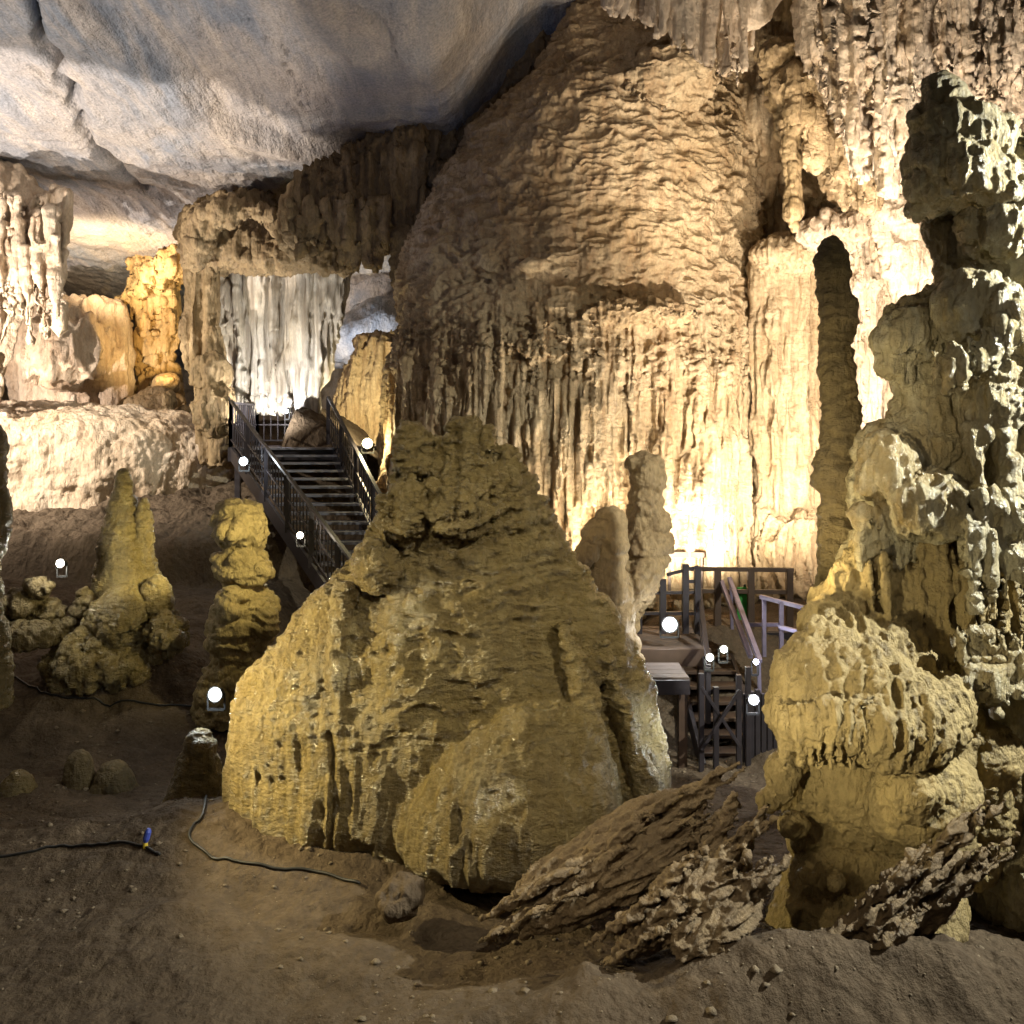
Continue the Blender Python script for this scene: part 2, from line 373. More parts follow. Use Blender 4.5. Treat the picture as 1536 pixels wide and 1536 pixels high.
def gp(px, py, z=0):          # the point of the ground seen at this pixel
    t = 3.0; d = np.array([(px - 768) / F, 1, -(py - HY) / F])
    for _ in range(4000):
        p = np.array([0, 0, CZ]) + d * t
        if p[2] <= gz(p[0], p[1]): break
        t += .02
    return p + np.array([0, 0, z])

# loose grit and chips lying on the clay
rg = np.random.default_rng(3); gv = []; gf = []
ico = np.array([[0,0,1],[.9,0,.3],[.28,.85,.3],[-.72,.53,.3],[-.72,-.53,.3],[.28,-.85,.3],[0,0,-.6]])
icf = [(0,1,2),(0,2,3),(0,3,4),(0,4,5),(0,5,1),(6,2,1),(6,3,2),(6,4,3),(6,5,4),(6,1,5)]
ng = 9000; gx = rg.uniform(-6.5, 5.5, ng); gy = 5.2 + 9 * rg.random(ng) ** 1.5
dens = fbm(np.stack([gx * .8, gy * .8, gx * 0], -1), 3, 31) + rg.uniform(-.35, .35, ng) > .0; gx, gy = gx[dens], gy[dens]
gzz = gz(gx, gy); sz = .010 + .045 * rg.random(len(gx)) ** 6; th = rg.uniform(0, 6.28, len(gx))
kk = (np.hypot(gx - 1.6, (gy - 7.0) * 1.3) < 1.6) | (np.hypot(gx - 3.3, (gy - 6.8) * 1.3) < 1.0); sz[kk] *= rg.uniform(.8, 1.5, kk.sum())
c_, s_ = np.cos(th), np.sin(th); sc = rg.uniform(.6, 1.4, (len(gx), 7, 3)) * sz[:, None, None] * ico[None] * np.array([1, .8, .6])
gvv = np.stack([sc[..., 0] * c_[:, None] - sc[..., 1] * s_[:, None] + gx[:, None], sc[..., 0] * s_[:, None] + sc[..., 1] * c_[:, None] + gy[:, None], sc[..., 2] + gzz[:, None]], -1).reshape(-1, 3)
gff = (np.arange(len(gx))[:, None, None] * 7 + np.array(icf)[None]).reshape(-1, 3)
link('gravel', mesh_np('gravel', gvv, gff, smooth=False), M['grit'], label='loose brown grit and stone chips scattered over the foreground floor', category='gravel', kind='stuff')

# the pale bank on the ledge to the left
rock('pale_flowstone_bank', 'pale pinkish flowstone bank sloping down to a ledge edge, behind the pointed stalagmite', 'flowstone',
 [('L', 23, .55, [(612, -120, 180), (632, -260, 300), (660, -320, 335), (700, -340, 345), (745, -360, 345), (768, -360, 345)])], .05,
 [('lump', .35, .5, 1), ('lump', .12, 1.6, 2), ('ripple', .05, 3.5, 3), ('pop', .06, 6, 4), ('lump', .03, 12, 5)], M['pale'])

# ------------------------------------------------------------------ ceiling
xs = np.linspace(-32, 24, 900); ys = np.linspace(-5, 46, 820); X, Yg = np.meshgrid(xs, ys, indexing='ij')
P = np.stack([X, Yg, X * 0], -1).reshape(-1, 3); xx, yy = P[:, 0], P[:, 1]
z = 10.2 + .13 * np.clip(24 - yy, -0, 30) - .17 * np.clip(yy - 23, 0, 30)
n1 = fbm(P * .16, 3, 3); z += .45 * n1 * (1 - sst(19, 24, yy)) + .14 * fbm(P * .7, 4, 7) + .07 * fbm(P * 2.3, 4, 17)
cs_, sn_ = math.cos(.5), math.sin(.5); al = xx * sn_ + yy * cs_; ac = xx * cs_ - yy * sn_ + .5 * n1
z += .07 * fbm(np.stack([ac * 2.6, al * .45, xx * 0], -1), 4, 19, rot=False) + .05 * np.abs(vn(np.stack([ac * 1.3, al * .3, xx * 0], -1), 23))
xb = np.interp(yy, [0, 13, 15, 18.7, 20.3, 23, 30], [-7.6, -7.5, -7.2, -6.5, -4.4, -2.5, -1]) + .35 * vn(P * .6, 5)
z += .35 * sst(-.3, .5, xx - xb)
# open joints running through the bedding
def groove(pts, wd, dp):
    g = np.full(len(P), 9.)
    for (a, b), (c, d) in zip(pts[:-1], pts[1:]):
        vx, vy = c - a, d - b; t = np.clip(((xx - a) * vx + (yy - b) * vy) / (vx * vx + vy * vy), 0, 1)
        g = np.minimum(g, np.hypot(xx - a - t * vx + .12 * vn(P * 2.2, 3), yy - b - t * vy + .12 * vn(P * 2.2, 4)))
    return dp * np.exp(-(g / wd) ** 2)
z += groove([(-7.2, 12.2), (-8.1, 15.2), (-9.2, 19.5), (-9.2, 22.5)], .10, .42)
z += groove([(-9.2, 19.5), (-10.4, 19.2), (-11.8, 18.6)], .08, .32)
z += groove([(-10.4, 13), (-10.9, 16), (-10.6, 18)], .04, .2) + groove([(-5.2, 12), (-5.0, 14.5), (-4.2, 16.5), (-4.3, 18.5)], .04, .2) + groove([(-8.2, 19.5), (-6.6, 21.5), (-6.3, 23.5)], .04, .2)
z += groove([(-3.6, 13), (-2.6, 15.2), (-2.2, 16.5)], .05, .25)
z += .05 * np.abs(vn(np.stack([xx * .35 + yy * .5 + n1 * 2, (yy - xx) * 1.1 + n1 * 3, xx * 0], -1), 12)) + .012 * fbm(P * 6, 3, 2)
z += 2.6 * sst(-1.6, .8, xx) * (1 - sst(19, 23, yy)) + 1.2 * sst(2.5, 6, xx)
z -= 3 * sst(30, 42, yy)
link('cave_ceiling', mesh_np('cave_ceiling', np.stack([X.ravel(), Yg.ravel(), z], -1), grid_faces(900, 820)[:, ::-1]), M['ceiling'], kind='structure')

# ------------------------------------------------------------------ back wall
def wall(name, pts, z0, z1, nu, nv, mat, disp):
    T = cr(pts, 400); s = np.concatenate([[0], np.cumsum(np.hypot(*np.diff(T, axis=0).T))]); u = np.linspace(0, s[-1], nu)
    x = np.interp(u, s, T[:, 0]); y = np.interp(u, s, T[:, 1]); zz = np.linspace(z0, z1, nv)
    V = np.stack([np.repeat(x, nv), np.repeat(y, nv), np.tile(zz, nu)], -1)
    V[:, 1] += .0; m = mesh_np(name, V, grid_faces(nu, nv)[:, ::-1]); V, N = get_vn(m)
    for d in disp:
        V += N * D(V, N, *d)[:, None]
        if d[1] > .07: m.vertices.foreach_set('co', V.astype(np.float32).ravel()); m.update(); _, N = get_vn(m)
    m.vertices.foreach_set('co', V.astype(np.float32).ravel()); m.update()
    return link(name, m, mat, kind='structure')
wall('cave_wall', [(-32, 10), (-27, 25), (-20, 33), (-10, 35), (-3, 32), (-.5, 26)], -1, 12.5, 900, 300, M['pale'],
     [('lump', 1.4, .22, 1), ('lump', .3, .9, 2), ('flute', .16, 1.6, 3), ('lump', .06, 4, 4)])
wall('cave_wall', [(-.5, 26), (3, 20), (6, 18.4), (9, 17.4), (12, 14), (14, 8), (14, -4)], -1, 14.5, 900, 420, M['pillar'],
     [('lump', 1.0, .4, 11), ('lump', .3, 1.2, 12), ('flute', .16, 3.4, 13), ('flute', .06, 8, 14)])

# ------------------------------------------------------------------ the great pillar
rock('giant_pillar', 'colossal tan flowstone pillar, rippled above and fluted below, filling the centre behind the olive cone', 'pillar',
 [('L', 19.3, .78, [(-60, 870, 960), (0, 850, 985), (30, 838, 1010), (60, 822, 1040), (110, 788, 1080), (156, 752, 1105), (200, 718, 1120), (250, 684, 1130), (300, 655, 1135), (350, 630, 1140), (400, 612, 1140), (450, 601, 1140), (500, 592, 1140), (600, 578, 1135), (700, 570, 1125), (790, 566, 1115), (860, 560, 1118), (960, 560, 1120)]),
  ('B', 830, 400, 75, 30, 16.6, .5), ('B', 960, 470, 90, 26, 16.2, .4), ('B', 1010, 120, 70, 50, 17.2, .7),
  ('L', 17.3, .6, [(440, 940, 1080), (470, 900, 1110), (600, 880, 1115), (700, 860, 1118), (780, 850, 1122), (840, 850, 1128), (900, 850, 1130)]),
  ('B', 1050, 850, 75, 50, 17.2, .7), ('B', 900, 850, 80, 60, 17.2, .6)], .023,
 [('lump', .28, .45, 1), ('lump', .08, 1.3, 2), ('ripple', .03, 3.0, 3, 6.0, 7.2), ('ripple', .07, 5.6, 5, 4.8, 6.2), ('ripple', .035, 11, 4, 4.8, 6.0),
  ('pop', .03, 3.4, 9, 4.6, 5.8), ('flute', .15, 3.0, 6, 6.9, 5.4), ('flute', .09, 7, 7, 7.4, 5.6), ('flute', .035, 15, 8, 7.4, 5.6), ('lump', .012, 12, 8)], M['pillar'])

# ------------------------------------------------------------------ the cone in the foreground
conep = [('L', 10, .45, [(668, 660, 742), (700, 600, 775), (740, 587, 803), (800, 552, 838), (850, 515, 872), (900, 465, 905), (950, 415, 942), (1000, 378, 965), (1050, 352, 982), (1100, 340, 996), (1150, 333, 1003), (1190, 335, 1000), (1230, 350, 985)]),
  ('L', 9.9, 1, [(642, 688, 716), (658, 678, 732), (700, 672, 750), (760, 655, 775)]),
  ('B', 618, 680, 26, 40, 9.8), ('B', 604, 770, 36, 44, 9.5), ('B', 690, 760, 46, 50, 9.6), ('B', 570, 850, 30, 34, 9.4),
  ('L', 9.05, .8, [(1052, 800, 850), (1064, 760, 880), (1090, 712, 900), (1130, 655, 918), (1190, 612, 932), (1240, 595, 925), (1275, 600, 895), (1300, 640, 850)]),
  ('T', [(840, 930, 9.3, 18), (868, 1010, 9.15, 22), (885, 1090, 9.0, 22), (915, 1170, 9.0, 14)]),
  ('T', [(900, 960, 9.5, 14), (930, 1050, 9.3, 18), (955, 1130, 9.25, 16), (968, 1190, 9.3, 10)]),
  ('T', [(520, 880, 9.5, 16), (505, 1000, 9.25, 18), (520, 1100, 9.1, 12)])]
def fr(mb, R):
    for i in range(46):
        px = 345 + i * 4.0; f = (px - 435) / 100
        Y = 10 - 1.13 * math.sqrt(max(0, 1 - ((px - 668) / 340) ** 2)) + .02
        l = R.uniform(14, 42); piece_tube(mb, [(px, 1160, Y + .12, 4), (px, 1200, Y, R.uniform(2, 5)), (px + R.uniform(-2, 2), 1215 + l * .5, Y, 2.4), (px, 1215 + l, Y, .6)])
conep.append(('F', fr))
rock('cone_stalagmite', 'huge olive cone stalagmite with knobbly head and smooth bulging foot, centre foreground', 'stalagmite', conep, .018,
 [('lump', .15, .9, 21), ('lump', .05, 2.6, 22), ('pop', .13, 4.6, 23, 2.9, 3.6), ('pop', .05, 9, 28, 2.4, 3.2), ('ripple', .030, 9, 24, .8, 1.6), ('ripple', .016, 18, 29, .8, 1.5), ('lump', .015, 9, 32), ('pop', .018, 6, 33, 1.0, 1.8), ('cut', .05, -1.83, 0, 1.35, 1.1), ('flute', .03, 7, 26, 1.6, .7), ('lump', .012, 14, 27)], M['cone'], sm=3)

# ------------------------------------------------------------------ formations behind, left
rock('arched_rock_shelf', 'brown arched rock shelf hanging from the ceiling over the white fluted curtain', 'rock shelf',
 [('L', 22, .5, [(290, 320, 400), (318, 290, 440), (350, 280, 500), (380, 284, 532), (402, 300, 520)]),
  ('T', [(288, 395, 20.8, 12), (300, 345, 20.6, 16), (340, 318, 20.4, 15), (385, 318, 20.4, 15), (425, 350, 20.6, 17), (450, 390, 20.8, 12)]),
  ('L', 20, .45, [(130, 640, 720), (180, 595, 700), (225, 525, 690), (270, 450, 640), (310, 425, 615), (350, 430, 560), (385, 465, 540), (405, 490, 530)]),
  ('L', 20.2, .4, [(60, 760, 850), (120, 690, 810), (180, 632, 770), (260, 618, 730), (340, 612, 680), (420, 606, 640), (470, 604, 625)]),
  ('H', [(632 + i * 8, 330 + (i % 4) * 16 - i * 9, 19.6) for i in range(16)], 70, 9),
  ('L', 19.5, .6, [(230, 590, 640), (300, 588, 625), (380, 592, 622), (440, 598, 615)]),
  ('H', [(435 + i * 9, 330 + (i % 3) * 14, 19.2) for i in range(16)], 46, 6)], .045,
 [('lump', .30, .8, 31), ('pop', .09, 3, 32), ('flute', .14, 4.2, 33), ('flute', .05, 9, 35), ('lump', .03, 9, 34)], M['brown'])
rock('white_flowstone_curtain', 'white and grey fluted curtain hanging above the stair landing on the left', 'flowstone curtain',
 [('L', 22.6, .22, [(380, 335, 475), (450, 336, 472), (520, 338, 462), (580, 344, 450), (612, 350, 442)]),
  ('H', [(352 + i * 7, 606, 22.5) for i in range(13)], 12, 5)], .035,
 [('lump', .10, .8, 41), ('flute', .22, 3.4, 42), ('flute', .12, 7, 43)], M['curtain'], sm=2)
rock('drapery_column', 'narrow cream drapery tapering down from the arched shelf, right of the white curtain', 'drapery',
 [('L', 22.3, .5, [(370, 440, 535), (430, 448, 525), (490, 442, 510), (560, 440, 492), (610, 445, 482), (640, 452, 474)])], .04,
 [('lump', .12, .9, 44), ('flute', .12, 3.6, 45), ('flute', .07, 8, 46)], M['curtain'], sm=2)
rock('stout_drapery_column', 'stout greyish brown column left of the white fluted curtain', 'column',
 [('L', 21.6, .7, [(375, 276, 336), (450, 278, 334), (500, 272, 338), (545, 280, 345), (590, 292, 346), (640, 296, 348), (700, 300, 350)]), ('B', 318, 560, 30, 30, 20.9), ('B', 322, 615, 28, 40, 20.7)], .035,
 [('lump', .14, .9, 47), ('flute', .12, 4, 48), ('flute', .05, 9, 50), ('lump', .02, 8, 49)], M['brown'], sm=2)
rock('orange_lit_column', 'orange glowing column under the low ceiling in the far left niche', 'column',
 [('L', 27, .6, [(330, 250, 310), (375, 215, 290), (400, 195, 280), (440, 190, 268), (480, 196, 262), (540, 205, 262), (580, 208, 268), (620, 200, 275)]),
  ('T', [(170, 462, 27, 8), (215, 430, 26.5, 14), (262, 392, 26, 16), (290, 380, 26, 14)])], .045,
 [('lump', .35, 1.1, 51), ('pop', .18, 2, 54), ('flute', .14, 3.2, 52), ('flute', .06, 7, 53)], M['orange'], sm=2)
rock('rounded_flowstone_boulder', 'big rounded tan flowstone mass under the low ceiling at far left', 'flowstone',
 [('L', 26, .6, [(445, 60, 140), (460, 20, 180), (500, 4, 192), (560, 6, 194), (600, 12, 190), (630, 10, 190)]), ('B', 100, 520, 60, 60, 24.5)], .05,
 [('lump', .3, .6, 54), ('pop', .10, 2, 55), ('flute', .14, 2.4, 56), ('lump', .05, 4, 57)], M['pale'], sm=2)
rock('white_stalactite_cluster', 'pinkish white cluster of hanging stalactites at the left edge of the ceiling', 'stalactites',
 [('L', 20, .5, [(240, -80, 10), (290, -90, 60), (340, -100, 95), (400, -100, 70), (450, -100, 30), (600, -100, -10)]),
  ('H', [(-30 + (i * 37) % 125, 330 + (i * 53) % 110, 19 + (i % 4) * .35) for i in range(60)], 75, 6)], .03,
 [('lump', .2, 1, 58), ('flute', .14, 3, 59), ('lump', .05, 5, 60)], M['pale'], sm=2)
rock('pale_fluted_flowstone', 'golden lit fluted flowstone in the gap left of the giant pillar, above the stairs', 'flowstone',
 [('L', 25.5, .5, [(505, 548, 610), (540, 530, 620), (600, 505, 620), (660, 495, 620), (720, 490, 620)])], .045,
 [('lump', .2, .8, 61), ('flute', .2, 3, 62), ('flute', .08, 7, 63)], M['pillar'], sm=2)
rock('grey_rock_bulge', 'bluish grey rock bulge seen through the gap between shelf and giant pillar', 'rock',
 [('B', 560, 430, 70, 60, 30, .8, .4), ('B', 540, 500, 75, 42, 28.5, .8, .3)], .06,
 [('lump', .5, .5, 64), ('lump', .12, 2, 65)], M['ceiling'])

# ------------------------------------------------------------------ stalagmites, left
rock('pointed_stalagmite', 'pointed yellowish stalagmite with a smaller spike on its right shoulder', 'stalagmite',
 [('L', 14, .9, [(703, 181, 191), (715, 174, 200), (740, 168, 203), (780, 160, 212), (830, 146, 226), (870, 142, 238), (920, 150, 250), (980, 140, 260), (1050, 130, 280)]),
  ('L', 13.9, .9, [(747, 213, 222), (765, 209, 225), (800, 206, 227), (860, 200, 232), (900, 200, 248)]),
  ('B', 180, 930, 45, 50, 13.5), ('B', 236, 900, 20, 36, 13.6), ('B', 250, 950, 28, 30, 13.4), ('B', 150, 1000, 70, 40, 13.4)], .022,
 [('ripple', .02, 14, 69), ('lump', .10, 1.4, 71), ('lump', .30, 1.8, 72, 2.3, 1.5), ('pop', .16, 3.2, 70, 2.2, 1.4), ('lump', .03, 6, 73), ('pop', .012, 14, 74)], M['cone'], sm=2)
rock('knobbly_stalagmite', 'round headed knobbly yellow stalagmite between the pointed one and the stairs', 'stalagmite',
 [('L', 13, .9, [(752, 350, 372), (762, 332, 388), (785, 322, 400), (808, 324, 398), (824, 334, 392), (838, 322, 402), (862, 328, 410), (878, 336, 400), (900, 322, 416), (950, 312, 412), (985, 318, 398), (1020, 300, 400), (1080, 290, 395)])
  , ('B', 345, 800, 22, 16, 12.6), ('B', 390, 860, 16, 20, 12.8), ('B', 345, 905, 22, 26, 12.6), ('B', 398, 930, 18, 26, 12.7)], .02,
 [('lump', .08, 1.8, 75), ('pop', .09, 4.0, 76), ('ripple', .03, 8, 77), ('pop', .015, 14, 78)], M['dome'], sm=2)
rock('edge_stalagmite', 'dark mossy stalagmite cut off by the left edge of the photo', 'stalagmite',
 [('L', 12, .9, [(640, -40, -8), (660, -45, 2), (720, -50, 3), (780, -50, 12), (830, -55, 4), (900, -60, 2), (980, -70, 8), (1060, -80, 12)])], .025,
 [('lump', .1, 1.6, 79), ('pop', .06, 4, 80), ('lump', .02, 9, 81)], M['cone'], sm=2)
rs = random.Random(5)
RUB = [(30, 905, 34, 22, 'broad'), (70, 920, 26, 20, 'tilted'), (95, 945, 30, 18, 'flat'), (40, 950, 36, 22, 'squat'), (125, 905, 18, 24, 'pointed'), (120, 965, 24, 14, 'low'), (60, 880, 20, 12, 'small'), (10, 935, 22, 30, 'blocky')]
for i, (px, py, rx, ry, ad) in enumerate(RUB):
    rock('boulder', '%s brown boulder in the rubble %s' % (ad, ['at the left edge', 'left of the pointed stalagmite', 'below the small lamp', 'nearest the bottom of the pile', 'touching the pointed stalagmite', 'at the right foot of the pile', 'at the top of the pile', 'against the edge stalagmite'][i]), 'boulder',
     [('B', px, py, rx, ry, 13.2 + rs.uniform(-.3, .3), .9, rs.uniform(-.5, .5))], .02, [('lump', .16, 2.4, 90 + i), ('pop', .09, 5, 91 + i), ('lump', .03, 12, 3)], M['dark'], sm=0, group='boulders piled on the left')
def lowst(px, py, r, h, Y0, lab, seed, mat='dark'):
    b = gp(px, py); Y = b[1]; k = 1.0
    rock('small_stalagmite', lab, 'stalagmite', [('L', Y, .9, [(py - h, px - r * .25, px + r * .25), (py - h * .8, px - r * .6, px + r * .6), (py - h * .3, px - r, px + r * .95), (py + 8, px - r * 1.2, px + r * 1.1)])], .015,
      [('lump', .06, 3, seed), ('pop', .02, 8, seed + 1)], M[mat], sm=2)
lowst(118, 1172, 20, 46, 0, 'small dark round topped stalagmite stump on the left floor, tallest of three', 101)
lowst(172, 1178, 30, 38, 0, 'low humped stalagmite stump right of the tallest stump on the left floor', 103)
lowst(28, 1186, 22, 30, 0, 'low yellowish stump nearest the left edge of the floor', 105, 'cone')
rock('knob_stalagmite', 'squat lumpy stalagmite touching the left foot of the big olive cone', 'stalagmite',
 [('B', 302, 1120, 24, 26, 10.6), ('L', 10.6, .8, [(1095, 292, 315), (1130, 275, 328), (1170, 262, 335), (1210, 240, 345), (1250, 200, 350)])], .018, [('lump', .08, 2, 107), ('pop', .05, 5, 108), ('pop', .015, 13, 109)], M['cone'], sm=2)
for i, (px, py, r, lb) in enumerate([(228, 604, 34, 'big brown rock at the back of the pale bank below the orange column'), (190, 610, 18, 'small brown rock left of the big one on the pale bank'), (250, 575, 22, 'brown rock stacked atop the big one under the orange column'), (270, 625, 16, 'rock beside the stout column on the pale bank')]):
    rock('boulder', lb, 'boulder', [('B', px, py, r, r * .75, 24.5 + i * .2, .9, .2)], .04, [('lump', .2, 1.2, 110 + i), ('pop', .08, 3, 111)], M['brown'], sm=1, group='boulders on the pale bank')
for i, px in enumerate((205, 219, 238, 256)):
    rock('white_stone', ['pale stone leftmost in the row below the big brown rock', 'second pale stone from the left in the row below the big brown rock', 'third pale stone from the left in the row below the big brown rock', 'rightmost pale stone in the row below the big brown rock'][i], 'stone',
      [('B', px, 626 + (i % 2) * 3, 7, 6, 22.8, 1)], .02, [('lump', .05, 4, 120 + i)], M['pebble'], sm=1, group='pale stones on the bank')
rock('small_white_stalagmite', 'tiny white forked stalagmite standing on the dark ground before the rounded boulder', 'stalagmite',
 [('T', [(104, 625, 23.5, 8), (108, 610, 23.5, 6), (112, 592, 23.5, 3)]), ('T', [(104, 625, 23.5, 7), (98, 612, 23.5, 4), (96, 604, 23.5, 2)])], .02, [('lump', .05, 3, 130)], M['pebble'], sm=1)

# ------------------------------------------------------------------ stalagmites at the pillar's foot
rock('dark_twin_stalagmite', 'tall blunt grey brown stalagmite standing before the bright foot of the giant pillar', 'stalagmite',
 [('L', 13.7, .9, [(688, 955, 985), (700, 948, 992), (730, 946, 996), (780, 940, 1000), (830, 928, 1002), (880, 912, 990), (940, 900, 955), (1040, 880, 940)])], .022,
 [('lump', .16, 1.6, 131), ('pop', .12, 3, 132), ('lump', .03, 8, 133)], M['brown'], sm=2)
rock('leaning_stalagmite', 'low hunched brown stalagmite leaning against the left of the tall blunt one', 'stalagmite',
 [('T', [(870, 850, 12.9, 12), (890, 810, 12.9, 18), (915, 782, 13, 20), (925, 770, 13, 12)]), ('L', 13, .8, [(770, 900, 930), (810, 880, 935), (860, 880, 940), (920, 880, 950), (1000, 880, 960)]), ('B', 880, 830, 18, 20, 12.7)], .022,
 [('lump', .12, 1.5, 134), ('pop', .08, 4, 135)], M['brown'], sm=2)

# ------------------------------------------------------------------ right side, behind
rock('hooded_column', 'bright fluted column with a rounded hood, left of the slender dark stalagmite', 'column',
 [('L', 17.4, .7, [(345, 1165, 1212), (362, 1145, 1226), (395, 1122, 1234), (430, 1122, 1234), (500, 1124, 1232), (600, 1128, 1230), (680, 1134, 1230), (740, 1138, 1232), (775, 1128, 1236), (830, 1118, 1242), (900, 1110, 1250), (960, 1110, 1250)]),
  ('B', 1180, 385, 56, 30, 16.9, .8), ('B', 1190, 830, 48, 62, 16.8, .8)], .03,
 [('lump', .14, 1, 141), ('flute', .15, 3.6, 142, 7.4, 6.6), ('flute', .07, 9, 143), ('pop', .03, 5, 144)], M['pillar'], sm=2)
rock('pale_fluted_column', 'pale pink column glowing between the slender stalagmite and the dark totem', 'column',
 [('L', 17, .7, [(320, 1240, 1330), (360, 1225, 1365), (420, 1240, 1390), (480, 1265, 1395), (560, 1275, 1370), (650, 1270, 1360), (760, 1270, 1360), (900, 1260, 1380)]),
  ('L', 15.6, .7, [(285, 1325, 1365), (320, 1312, 1380), (360, 1312, 1390), (410, 1330, 1408), (450, 1345, 1412), (485, 1358, 1405)]), ('B', 1250, 350, 60, 26, 16.2, .8)], .03,
 [('lump', .20, .9, 145), ('pop', .08, 3, 146), ('flute', .12, 4, 147), ('flute', .05, 9, 149), ('lump', .02, 10, 148)], M['pale'], sm=2)
def hang(mb, R):
    for i in range(70):
        px = R.uniform(905, 1135); lim = max(10, 20 + (px - 945) * .62) if px < 1105 else 120 - (px - 1105) * 2.2
        Y = 12.6 + R.uniform(0, 1.2); piece_tube(mb, [(px, -60, Y, 9), (px, lim * .4, Y, 6), (px + R.uniform(-2, 2), lim * .85, Y, 4), (px, lim + R.uniform(-12, 14), Y, .8)])
rock('hanging_curtain', 'fringed pinkish curtain of thin stalactites hanging before the top of the giant pillar', 'stalactites',
 [('L', 13.4, .35, [(-120, 930, 1200), (-40, 940, 1190), (0, 950, 1170), (40, 1010, 1150)]), ('F', hang)], .024,
 [('lump', .10, 1.2, 151), ('flute', .06, 6, 152), ('lump', .02, 9, 153)], M['pale'], sm=1)
def hang2(mb, R):
    for i in range(190):
        px = R.uniform(1215, 1560); Y = 13.2 + R.uniform(-.8, 1.0)
        lim = np.interp(px, [1215, 1260, 1300, 1340, 1380, 1420, 1560], [120, 200, 290, 300, 190, 180, 150]) * R.uniform(.5, 1.05)
        r = R.uniform(3, 10); piece_tube(mb, [(px, -80, Y, r * 1.2), (px, lim * .5, Y, r), (px + R.uniform(-3, 3), lim * .85, Y, r * .7), (px + R.uniform(-3, 3), lim, Y, 1.2)])
rock('massive_stalactite_wall', 'massive pinkish tan wall of clustered stalactites filling the top right corner', 'stalactites',
 [('L', 14.4, .4, [(-150, 1190, 1700), (0, 1220, 1680), (100, 1235, 1680), (200, 1270, 1650), (260, 1290, 1600)]), ('F', hang2)], .03,
 [('lump', .2, .9, 154), ('pop', .07, 4, 155), ('flute', .10, 5.5, 156), ('flute', .04, 12, 158), ('lump', .02, 10, 157)], M['pale'], sm=1)
rock('knobbly_ceiling_pendant', 'dark knobbly rock pendant with a long pale stalactite, between curtain and stalactite wall', 'pendant',
 [('L', 15.6, .7, [(-60, 1130, 1240), (20, 1135, 1235), (60, 1140, 1235), (120, 1150, 1235), (170, 1160, 1225), (200, 1168, 1215)]),
  ('B', 1190, 130, 30, 26, 14.9), ('B', 1200, 175, 24, 30, 14.8), ('B', 1170, 80, 26, 24, 15),
  ('T', [(1192, 180, 15, 20), (1190, 220, 15, 15), (1192, 280, 15, 12), (1190, 330, 15, 8), (1190, 345, 15, 2)])], .025,
 [('lump', .14, 1.4, 158), ('pop', .12, 3.4, 159), ('flute', .04, 6, 160)], M['brown'], sm=2)
def drp(mb, R):
    for i in range(36):
        px = R.uniform(1205, 1340); Y = 15.2 + R.uniform(-.5, .6); lim = np.interp(px, [1205, 1250, 1290, 1310, 1340], [250, 290, 340, 320, 250]) * R.uniform(.75, 1.03)
        r = R.uniform(6, 15); piece_tube(mb, [(px, 80, Y, r), (px, lim * .7, Y, r), (px, lim * .92, Y, r * .8), (px, lim, Y, 1.5)])
rock('brown_drapery_cluster', 'tan cluster of thick draperies hanging over the hooded column', 'drapery',
 [('L', 16, .5, [(40, 1200, 1340), (140, 1205, 1345), (230, 1220, 1330), (290, 1240, 1325), (320, 1280, 1310)]), ('F', drp)], .028,
 [('lump', .16, 1.2, 161), ('pop', .10, 3, 162), ('flute', .05, 5, 163)], M['pillar'], sm=1)

